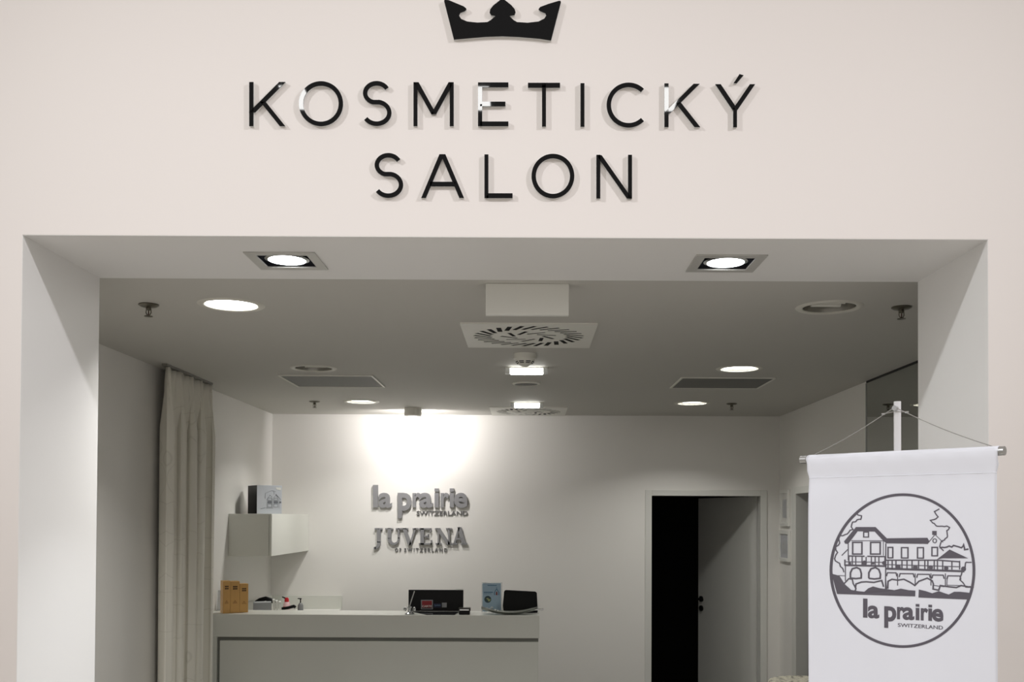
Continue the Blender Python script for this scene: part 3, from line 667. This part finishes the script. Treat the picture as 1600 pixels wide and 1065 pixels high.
c = P(640, 957, 6.56)
pn = thing('pen_stand', 'shiny silver pen stand with a slanted pen beside the display', 'pen stand', (c.x, c.y, KZ))
MB().lathe([(0.0005,0.0005),(0.030,0.0005),(0.032,0.006),(0.014,0.016),(0.010,0.032),(0.016,0.044),(0.012,0.052),(0.0005,0.052)], (c.x,c.y,KZ), 28, caps=False).build('base', CHROME, pn, smooth=True)
for s_ in (-1, 1):
    MB().lathe([(0.0005,-0.014),(0.008,-0.011),(0.013,0),(0.008,0.011),(0.0005,0.014)], (c.x+s_*0.03, c.y, KZ+0.033), 18, caps=False).build('ball', CHROME, pn, smooth=True)
MB().tube([(c.x-0.002, c.y, KZ+0.048), (c.x+0.030, c.y+0.01, KZ+0.152)], 0.0035, 10).build('pen', mat('pen_silver', srgb(186, 186, 184), 0.3, metal=0.6), pn)
c = P(726, 957, 6.57)
bb = thing('card_reader', 'small black card box on the counter beside the display', 'card box', (c.x, c.y, KZ))
MB().box((c.x-0.037, c.y-0.03, KZ+0.0005), (c.x+0.035, c.y+0.03, KZ+0.022)).build('base', BLACK, bb, bevel=0.004)
MB().box((c.x-0.040, c.y-0.032, KZ+0.0225), (c.x+0.040, c.y+0.032, KZ+0.046)).build('lid', mat('reader_dark', srgb(52, 51, 48), 0.2), bb, bevel=0.006)
MB().box((c.x-0.03, c.y-0.034, KZ+0.028), (c.x+0.03, c.y-0.0322, KZ+0.036)).build('metal_strip', CHROME, bb)

YQ = 6.70
br = thing('brochure_display', 'pale blue brochure in a clear stand on the counter', 'brochure', (P(768, 953, YQ).x, YQ, KZ))
fq = lambda x, y, t: P(620 + x/6.667, 890 + y/6.667, YQ) + Vector((0, t, 0))
MB().poly([(892,138),(1085,138),(1088,434),(894,434)], fq, 0, 0.003).build('leaflet', mat('leaflet_blue', srgb(150, 176, 194), 0.4, noise=0.05, nscale=14), br)
MB().poly(bxq(884,130,890,440), fq, -0.001, 0.02).poly(bxq(1091,130,1097,440), fq, -0.001, 0.02).poly(bxq(890,130,1091,136), fq, -0.001, 0.02).build('clear_stand', ACR, br)
PB = mat('leaflet_ink', srgb(70, 110, 138), 0.5)
mb = MB().poly(bxq(945,158,1040,166), fq, -0.0006, 0).poly(bxq(905,228,1000,238), fq, -0.0006, 0).poly(bxq(905,246,985,250), fq, -0.0006, 0); mb.build('printed_lines', PB, br)
MB().poly(circ(948,306,36,28), fq, -0.0006, 0).build('printed_disc', mat('leaflet_dark', srgb(38, 62, 66), 0.5), br)
MB().poly([(930,296),(950,290),(962,305),(978,300),(972,322),(955,330),(948,312)], fq, -0.001, -0.0006).build('disc_picture', mat('leaflet_leaf', srgb(150, 160, 110), 0.5), br)
mb = MB().stroke([(1018,262),(1016,236),(1040,196),(1064,236),(1062,262)], 8, fq, -0.0006, 0).stroke([(1040,192),(1040,178)], 5, fq, -0.0006, 0)
mb.build('printed_arch', PB, br)
MB().poly([(1030,262),(1033,232),(1040,222),(1048,232),(1050,262)], fq, -0.0006, 0).build('printed_figure', mat('leaflet_red', srgb(120, 60, 58), 0.5), br)

YK = 6.66
pk = thing('black_case', 'upright black rounded case at the end of the counter', 'case', (P(812, 957, YK).x, YK, KZ))
fk = lambda x, y, t: P(620 + x/6.667, 890 + y/6.667, YK) + Vector((0, t + (440-y)*0.00008, 0))
MB().poly([(1112,448),(1104,372),(1116,228),(1124,217),(1136,213),(1440,229),(1453,234),(1460,246),(1469,448)], fk, 0, 0.03).build('shell', mat('case_black', srgb(14, 15, 15), 0.6, bump=0.2, bscale=200, spec=0.2), pk, bevel=0.006)
MB().poly([(1092,325),(1099,322),(1107,448),(1090,448)], fk, 0.005, 0.02).build('white_insert', WHITE, pk)
MB().poly([(1470,300),(1475,300),(1482,448),(1473,448)], fk, 0.005, 0.02).build('white_insert', WHITE, pk)

# shallow silver dish with a spoon
cL, cR = P(752, 955, 6.57), P(840, 955, 6.57)
dxm = (cL.x+cR.x)/2; hw = (cR.x-cL.x)/2
dh = thing('silver_dish', 'long shallow silver dish in front of the black case', 'dish', (dxm, 6.575, KZ))
vs = []; fs = []; NX = 24; NYY = 8
for lay in (0, 1):
    for i in range(NX+1):
        u = -1 + 2*i/NX; wy = 0.042*math.sqrt(max(0.02, 1-u*u*0.96))
        for j in range(NYY+1):
            v = -1 + 2*j/NYY
            z = KZ + 0.001 + 0.036*(u*u)*0.9 + 0.016*v*v + (0.003 if lay else 0.0)
            vs.append((dxm+u*hw, 6.575+v*wy, z))
st_ = (NX+1)*(NYY+1)
for i in range(NX):
    for j in range(NYY):
        a = i*(NYY+1)+j; fs.append((a, a+NYY+1, a+NYY+2, a+1)); fs.append((st_+a, st_+a+1, st_+a+NYY+2, st_+a+NYY+1))
for i in range(NX):
    a = i*(NYY+1); fs.append((a, st_+a, st_+a+NYY+1, a+NYY+1)); a += NYY; fs.append((a, a+NYY+1, st_+a+NYY+1, st_+a))
for j in range(NYY):
    a = j; fs.append((a, a+1, st_+a+1, st_+a)); a = NX*(NYY+1)+j; fs.append((a, st_+a, st_+a+1, a+1))
MB().add(vs, fs).build('bowl', mat('pewter', srgb(150, 154, 148), 0.3, metal=0.75), dh, smooth=True)
MB().tube([(dxm+hw-0.05, 6.57, KZ+0.028), (dxm+hw, 6.57, KZ+0.034), (dxm+hw+0.038, 6.565, KZ+0.037)], 0.004, 10, 0.006).build('handle', CHROME, dh, smooth=True)
for k, (du, dz, r) in enumerate(((-0.80,0.040,0.010),(-0.70,0.036,0.008),(-0.62,0.044,0.009),(-0.52,0.032,0.008),(-0.44,0.028,0.007),(0.0,0.012,0.009),(0.12,0.012,0.010),(0.22,0.012,0.008),(-0.28,0.016,0.008))):
    o = MB().lathe([(0.0005,-r*0.8),(r*0.8,-r*0.4),(r,0.0),(r*0.6,r*0.6),(0.0005,r*0.7)], (dxm+du*hw, 6.575+0.006*((k*37) % 5-2), KZ+dz), 8, caps=False).build('glass_bead', mat('crystal', srgb(232, 236, 236), 0.06, metal=0.5), dh)

# ------------------------------------------------------------------ pictures on the right wall
def frame(y0, y1, z0, z1, label, inner):
    t = thing('picture_frame', label, 'picture', (RR, (y0+y1)/2, z0), 'framed pictures on the side wall')
    w = 0.028; d = 0.02
    MB().box((RR-d, y0, z0), (RR-0.0005, y0+w, z1)).box((RR-d, y1-w, z0), (RR-0.0005, y1, z1)).box((RR-d, y0+w, z0), (RR-0.0005, y1-w, z0+w)).box((RR-d, y0+w, z1-w), (RR-0.0005, y1-w, z1)).build('frame', WHITE, t, bevel=0.002)
    MB().box((RR-0.010, y0+w, z0+w), (RR-0.0006, y1-w, z1-w)).build('print_sheet', inner, t)
    MB().box((RR-0.0125, y0+w+0.05, z0+w+0.04), (RR-0.0102, y1-w-0.05, z1-w-0.05)).build('print_image', mat('print_wash', srgb(178, 180, 182), 0.4, noise=0.12, nscale=24), t)
frame(7.87, 8.13, 1.739, 2.033, 'upper white picture frame beside the doorways', mat('print_paper', srgb(222, 221, 216), 0.25))
frame(7.85, 8.16, 1.456, 1.703, 'lower white picture frame beside the doorways', mat('print_grey', srgb(176, 178, 184), 0.25))

# ------------------------------------------------------------------ round side table
def stone():
    m = bpy.data.materials.new('speckled_stone'); m.use_nodes = True; nt = m.node_tree; b = nt.nodes['Principled BSDF']
    tc = nt.nodes.new('ShaderNodeTexCoord'); n = nt.nodes.new('ShaderNodeTexNoise'); n.inputs['Scale'].default_value = 42; n.inputs['Detail'].default_value = 5; n.inputs['Roughness'].default_value = 0.7
    r = nt.nodes.new('ShaderNodeValToRGB'); e = r.color_ramp.elements; e[0].position = 0.40; e[0].color = srgb(96, 92, 78); e[1].position = 0.52; e[1].color = srgb(206, 202, 184)
    nt.links.new(tc.outputs['Object'], n.inputs['Vector']); nt.links.new(n.outputs[0], r.inputs[0]); nt.links.new(r.outputs[0], b.inputs['Base Color']); b.inputs['Roughness'].default_value = 0.4
    return m
TX, TY, TZ = 1.80, 6.40, 0.755
tb = thing('round_side_table', 'round side table with speckled cream stone top partly behind the banner', 'table', (TX, TY, 0))
MB().lathe([(0.0005, TZ-0.03), (0.235, TZ-0.03), (0.245, TZ-0.02), (0.245, TZ-0.008), (0.238, TZ), (0.0005, TZ)], (TX, TY, 0), 48, caps=False).build('table_top', stone(), tb, smooth=True)
MB().lathe([(0.025, 0.02), (0.025, TZ-0.031)], (TX, TY, 0), 20).build('pedestal', ALU, tb, smooth=True)
MB().lathe([(0.0005, 0.0005), (0.19, 0.0005), (0.19, 0.012), (0.03, 0.022), (0.0005, 0.022)], (TX, TY, 0), 40, caps=False).build('base', ALU, tb, smooth=True)

# ------------------------------------------------------------------ banner on a pole stand
RLp = P(1252, 718, 2.54); RRp = P(1570, 704, 2.17)
zr = (RLp.z + RRp.z)/2
RLp.z = zr; RRp.z = zr
bu = (RRp-RLp).normalized(); bn = Vector((bu.y, -bu.x, 0))      # bn points to the viewer's side
if bn.y > 0: bn = -bn
BL = (RRp-RLp).length
bn_ = thing('banner_stand', 'white hanging banner with a house emblem and la prairie lettering on a pole stand', 'banner', tuple((RLp+RRp)/2 - bn*0.03)[:2] + (0,))
ROD = mat('rod_white', srgb(226, 226, 228), 0.25, metal=0.2)
MB().tube([RLp + bu*0.018, RRp - bu*0.018], 0.0088, 16).build('cross_rod', ROD, bn_, smooth=True)
for a, b in ((RLp, RLp + bu*0.0178), (RRp - bu*0.0178, RRp)): MB().tube([a, b], 0.0102, 16).build('end_cap', ALU, bn_, smooth=True)
# pole behind
pp = onplane(1402.5, 800, RLp - bn*0.035, bn); pt = onplane(1402.5, 627, RLp - bn*0.035, bn)
MB().tube([(pp.x, pp.y, 0.02), (pp.x, pp.y, pt.z)], 0.0085, 16).build('pole', ROD, bn_, smooth=True)
MB().lathe([(0.0005, 0.0005), (0.17, 0.0005), (0.17, 0.010), (0.02, 0.02), (0.0005, 0.02)], (pp.x, pp.y, 0), 40, caps=False).build('base_plate', ROD, bn_, smooth=True)
hk = Vector((pp.x, pp.y, pt.z-0.017))
MB().tube([hk + bn*0.006, hk + bn*0.016], 0.0062, 16).build('hook', CHROME, bn_, smooth=True)
CORD = mat('cord', srgb(150, 148, 144), 0.6)
for s_, pxx, pyy in ((-1, 1264, 714), (1, 1560, 700)):
    e = onplane(pxx, pyy, RLp, bn); a = hk + bn*0.013 + bu*0.004*s_
    MB().tube([a + (e-a)*(i/12.0) - Vector((0,0,0.006*math.sin(PI*i/12))) for i in range(13)], 0.0011, 6).build('cord', CORD, bn_)
    k1 = a + (e-a)*0.11
    MB().tube([hk + bn*0.013 - Vector((0,0,0.008)), k1], 0.0010, 6).build('cord_loop', CORD, bn_)
    MB().tube([k1 - bu*0.004, k1 + bu*0.004], 0.0024, 8).build('cord_crimp', CHROME, bn_)
# cloth: sleeve round the rod, seam, hanging panel
fl = onplane(1265, 740, RLp, bn); fr = onplane(1558, 727, RLp, bn)
u0 = (fl-RLp).dot(bu); u1 = (fr-RLp).dot(bu)
ss = 0.047; zbot = 0.42
def wav(u, z):
    q = (u-u0)/(u1-u0); d = zr - z
    a = min(1.0, max(0, (d-ss)/0.05))
    return a*(0.0035*math.sin(q*7.3+0.6+d*2.0) + 0.0022*math.sin(q*13+d*5+1.0) + 0.004*math.sin(d*2.1)*0.5) * (0.6+0.4*math.cos(q*3))
def bp(u, z, t): return RLp + bu*u + Vector((0, 0, z-zr)) + bn*(t + wav(u, z))
prof = []
for i in range(11):
    a = math.radians(200 - i*20); prof.append((0.0108*math.sin(math.radians(-20+i*22)), 0.0108*math.cos(math.radians(-20+i*22))))
def cloth(front_only=False):
    vs = []; fs = []; NU = 60
    prof = [(-0.0085, -0.010), (-0.0105, 0.0), (-0.0075, 0.008), (0.0, 0.0112), (0.0075, 0.008), (0.0105, 0.0), (0.0085, -0.015), (0.0060, -0.030), (0.0015, -ss)]
    rows = [(t, zr+dz, 1) for t, dz in prof]
    NV = 70
    rows += [(0.0012, zr-ss - (zr-ss-zbot)*j/NV, 0) for j in range(1, NV+1)]
    for t, z, sl in rows:
        for i in range(NU+1):
            q = i/NU; u = u0 + (u1-u0)*q
            if sl:
                u = (u0-0.003) + (u1-u0+0.008)*q if z > zr-ss+0.001 else u
                tt = t + 0.0014*math.sin(q*46+z*90)*(1 if t > 0.003 and z < zr-0.005 else 0)
                vs.append(bp(u, z, tt))
            else: vs.append(bp(u, z, t))
    n = len(rows)
    for j in range(n-1):
        for i in range(NU):
            a = j*(NU+1)+i; fs.append((a, a+1, a+NU+2, a+NU+1))
    return MB().add(vs, fs)
co = cloth().build('banner_cloth', BANNERW, bn_)
for p in co.data.polygons: p.use_smooth = True
so = co.modifiers.new('thickness', 'SOLIDIFY'); so.thickness = 0.0006; so.offset = 0
MB().tube([bp(u0 + (u1-u0)*i/24, zr-ss, 0.0022+0.0006*math.sin(i*2.1)) for i in range(25)], 0.0011, 6).build('seam', BANNERW, co)
MB().tube([bp(u0, zbot, 0.0), bp(u1, zbot, 0.0)], 0.009, 14).build('bottom_rod', ROD, bn_, smooth=True)
# printed emblem, laid on the cloth
def pr(x, y, t):
    p = onplane(1280 + x/4.096, 760 + y/4.096, RLp + bn*0.002, bn); u = (p-RLp).dot(bu)
    return bp(u, p.z, 0.0012 + 0.0012 - t)
def dense(pts, step=16, closed=False):
    out = []; n = len(pts)
    for i in range(n if closed else n-1):
        a, b = Vector(pts[i]), Vector(pts[(i+1) % n]); k = max(1, int((b-a).length/step))
        out += [tuple(a+(b-a)*j/k) for j in range(k)]
    if not closed: out.append(tuple(pts[-1]))
    return out
T0, T1 = 0.0, 0.0010
MB().stroke(arc(535, 537, 457, 486, 0, 360, 120)[:-1], 17, pr, T0, T1, closed=True).build('emblem_ring', PRINT, co)
hm = MB()
def st2(pts, w, closed=False): hm.stroke(dense(pts, 22, closed), w, pr, T0, T1, closed)
def tree(pts, w):
    q = dense(pts, 13); rng = random.Random(len(pts))
    hm.stroke([(x+rng.uniform(-6,6), y+rng.uniform(-6,6)) for x, y in q], w, pr, T0, T1)
def fil(pts):  # filled shapes cut in vertical strips so that they follow the cloth
    hm.poly(dense(pts, 20, True), pr, T0, T1)
fil([(160,350),(235,258),(360,258),(432,330),(690,327),(702,347),(690,366),(430,362),(412,348),(355,287),(245,285),(185,366),(166,364)])
st2(bxq(284,290,315,322), 7, True)
for x0, x1 in ((214,273),(329,390)): st2(bxq(x0,356,x1,431), 9, True)
st2([(205,345),(410,346)], 4); st2([(186,365),(186,470)], 5); st2([(426,362),(424,655)], 6); st2([(168,508),(168,602)], 5); st2([(410,346),(410,440)],3)
st2([(190,443),(290,445)], 8); st2([(308,445),(420,447)], 8); st2([(165,466),(165,506)], 8)
st2([(165,480),(425,484)], 5); st2([(163,502),(430,508)], 11)
for x in (190,212,234,274,300,334,358,382,420): st2([(x,448),(x,504)], 6)
for cx, cy, r in ((290,487,15),(415,488,13),(196,492,9),(345,490,8),(505,514,15),(613,516,15),(713,517,14),(813,521,14),(925,526,16)): hm.poly(circ(cx, cy, r, 12), pr, T0, T1)
st2([(200,584),(200,550),(212,525),(240,517),(262,528),(270,556),(269,584),(235,588),(200,584)], 10)
st2([(318,586),(318,550),(332,525),(360,517),(382,530),(392,560),(390,586),(354,590),(318,586)], 10)
for x0, x1, y0, y1 in ((440,470,388,455),(525,566,390,456),(627,665,390,457),(720,756,388,442)): st2(bxq(x0,y0,x1,y1), 8, True)
st2([(690,366),(740,306),(792,356)], 4); fil([(722,283),(750,283),(750,308),(722,308)]); st2(arc(738,346,12,13,0,360,14)[:-1], 5, True)
st2([(425,470),(760,470),(900,480)], 8); st2([(428,498),(905,512)], 5); st2([(425,524),(930,541)], 13)
for x in (440,466,490,528,560,592,634,674,694,735,756,790,850,900): st2([(x,474),(x,530)], 7)
for (x0, x1, y) in ((430,496,550),(510,606,556),(622,710,560),(720,800,565),(818,908,570)): st2([(x0, y+22),(x0+6,y),(x1-6,y+1),(x1,y+24)], 7)
for x in (500,612,714,808): st2([(x,555),(x,632)], 5)
st2([(820,575),(818,630),(910,632)], 4); st2([(735,632),(800,640)], 4); st2([(115,568),(165,570)], 4); st2([(145,440),(182,402)], 5)
fil([(752,466),(835,402),(955,458),(790,458)])
tree([(237,165),(250,185),(270,186),(268,212),(240,208),(205,240),(212,270),(182,300),(135,315),(122,340),(136,365),(108,385),(118,420),(100,450),(110,480),(130,490),(150,520),(155,545)], 7)
tree([(762,148),(730,165),(755,187),(748,208),(712,218),(740,248),(770,258),(800,250),(830,255),(822,285),(825,310),(798,345),(775,362),(770,385),(790,412)], 7)
tree([(772,395),(850,382),(880,376),(905,396),(930,372),(936,402),(955,400)], 9)
tree([(980,478),(932,490),(938,530),(912,560),(905,590),(930,620),(940,640),(985,645)], 7)
fil([(82,556),(130,570),(165,625),(205,660),(250,668),(290,672),(315,650),(345,638),(390,650),(440,656),(480,662),(520,652),(570,662),(613,665),(612,702),(116,686)])
fil([(636,658),(680,668),(722,682),(765,668),(800,680),(830,690),(865,672),(905,672),(978,680),(966,722),(634,709)])
st2([(160,620),(190,588),(212,592),(218,620),(236,652),(228,672)], 8)
st2([(232,650),(236,622),(270,610),(300,608),(350,612),(400,600),(412,640)], 9)
st2([(438,652),(440,605),(465,592),(500,598),(540,592),(580,612),(610,632),(636,605),(690,585),(722,602),(730,622),(728,655),(765,662),(775,632),(830,640),(880,645),(910,632),(982,644)], 9)
st2([(424,590),(430,655)], 6)
hm.build('house_emblem', PRINT, co)
def lsl(x, y): return (x, y)
lg = lambda x, y, t: pr(282 + (x-93)*0.848, 715 + (x-93)*0.848*0.05 + (y-562)*0.845, t)
for ch, x0, y0, x1, y1 in LOGO:
    if ch == 'l': mb = MB().poly(bxq(x0,y0,x1,y1), lg, T0, T1)
    elif ch == 'i': mb = MB().poly(bxq(x0,y0,x1,y0+20), lg, T0, T1).poly(bxq(x0,y0+29,x1,y1), lg, T0, T1)
    else: mb = text_mb(ch, bxq(x0,y0,x1,y1), lg, T0, T1, 0.03)
    mb.build('printed_letter', PRINT, co)
text_mb('SWITZERLAND', [(502,873),(793,890),(793,914),(502,896)], pr, T0, T1, 0.0).build('emblem_place', PRINT, co)
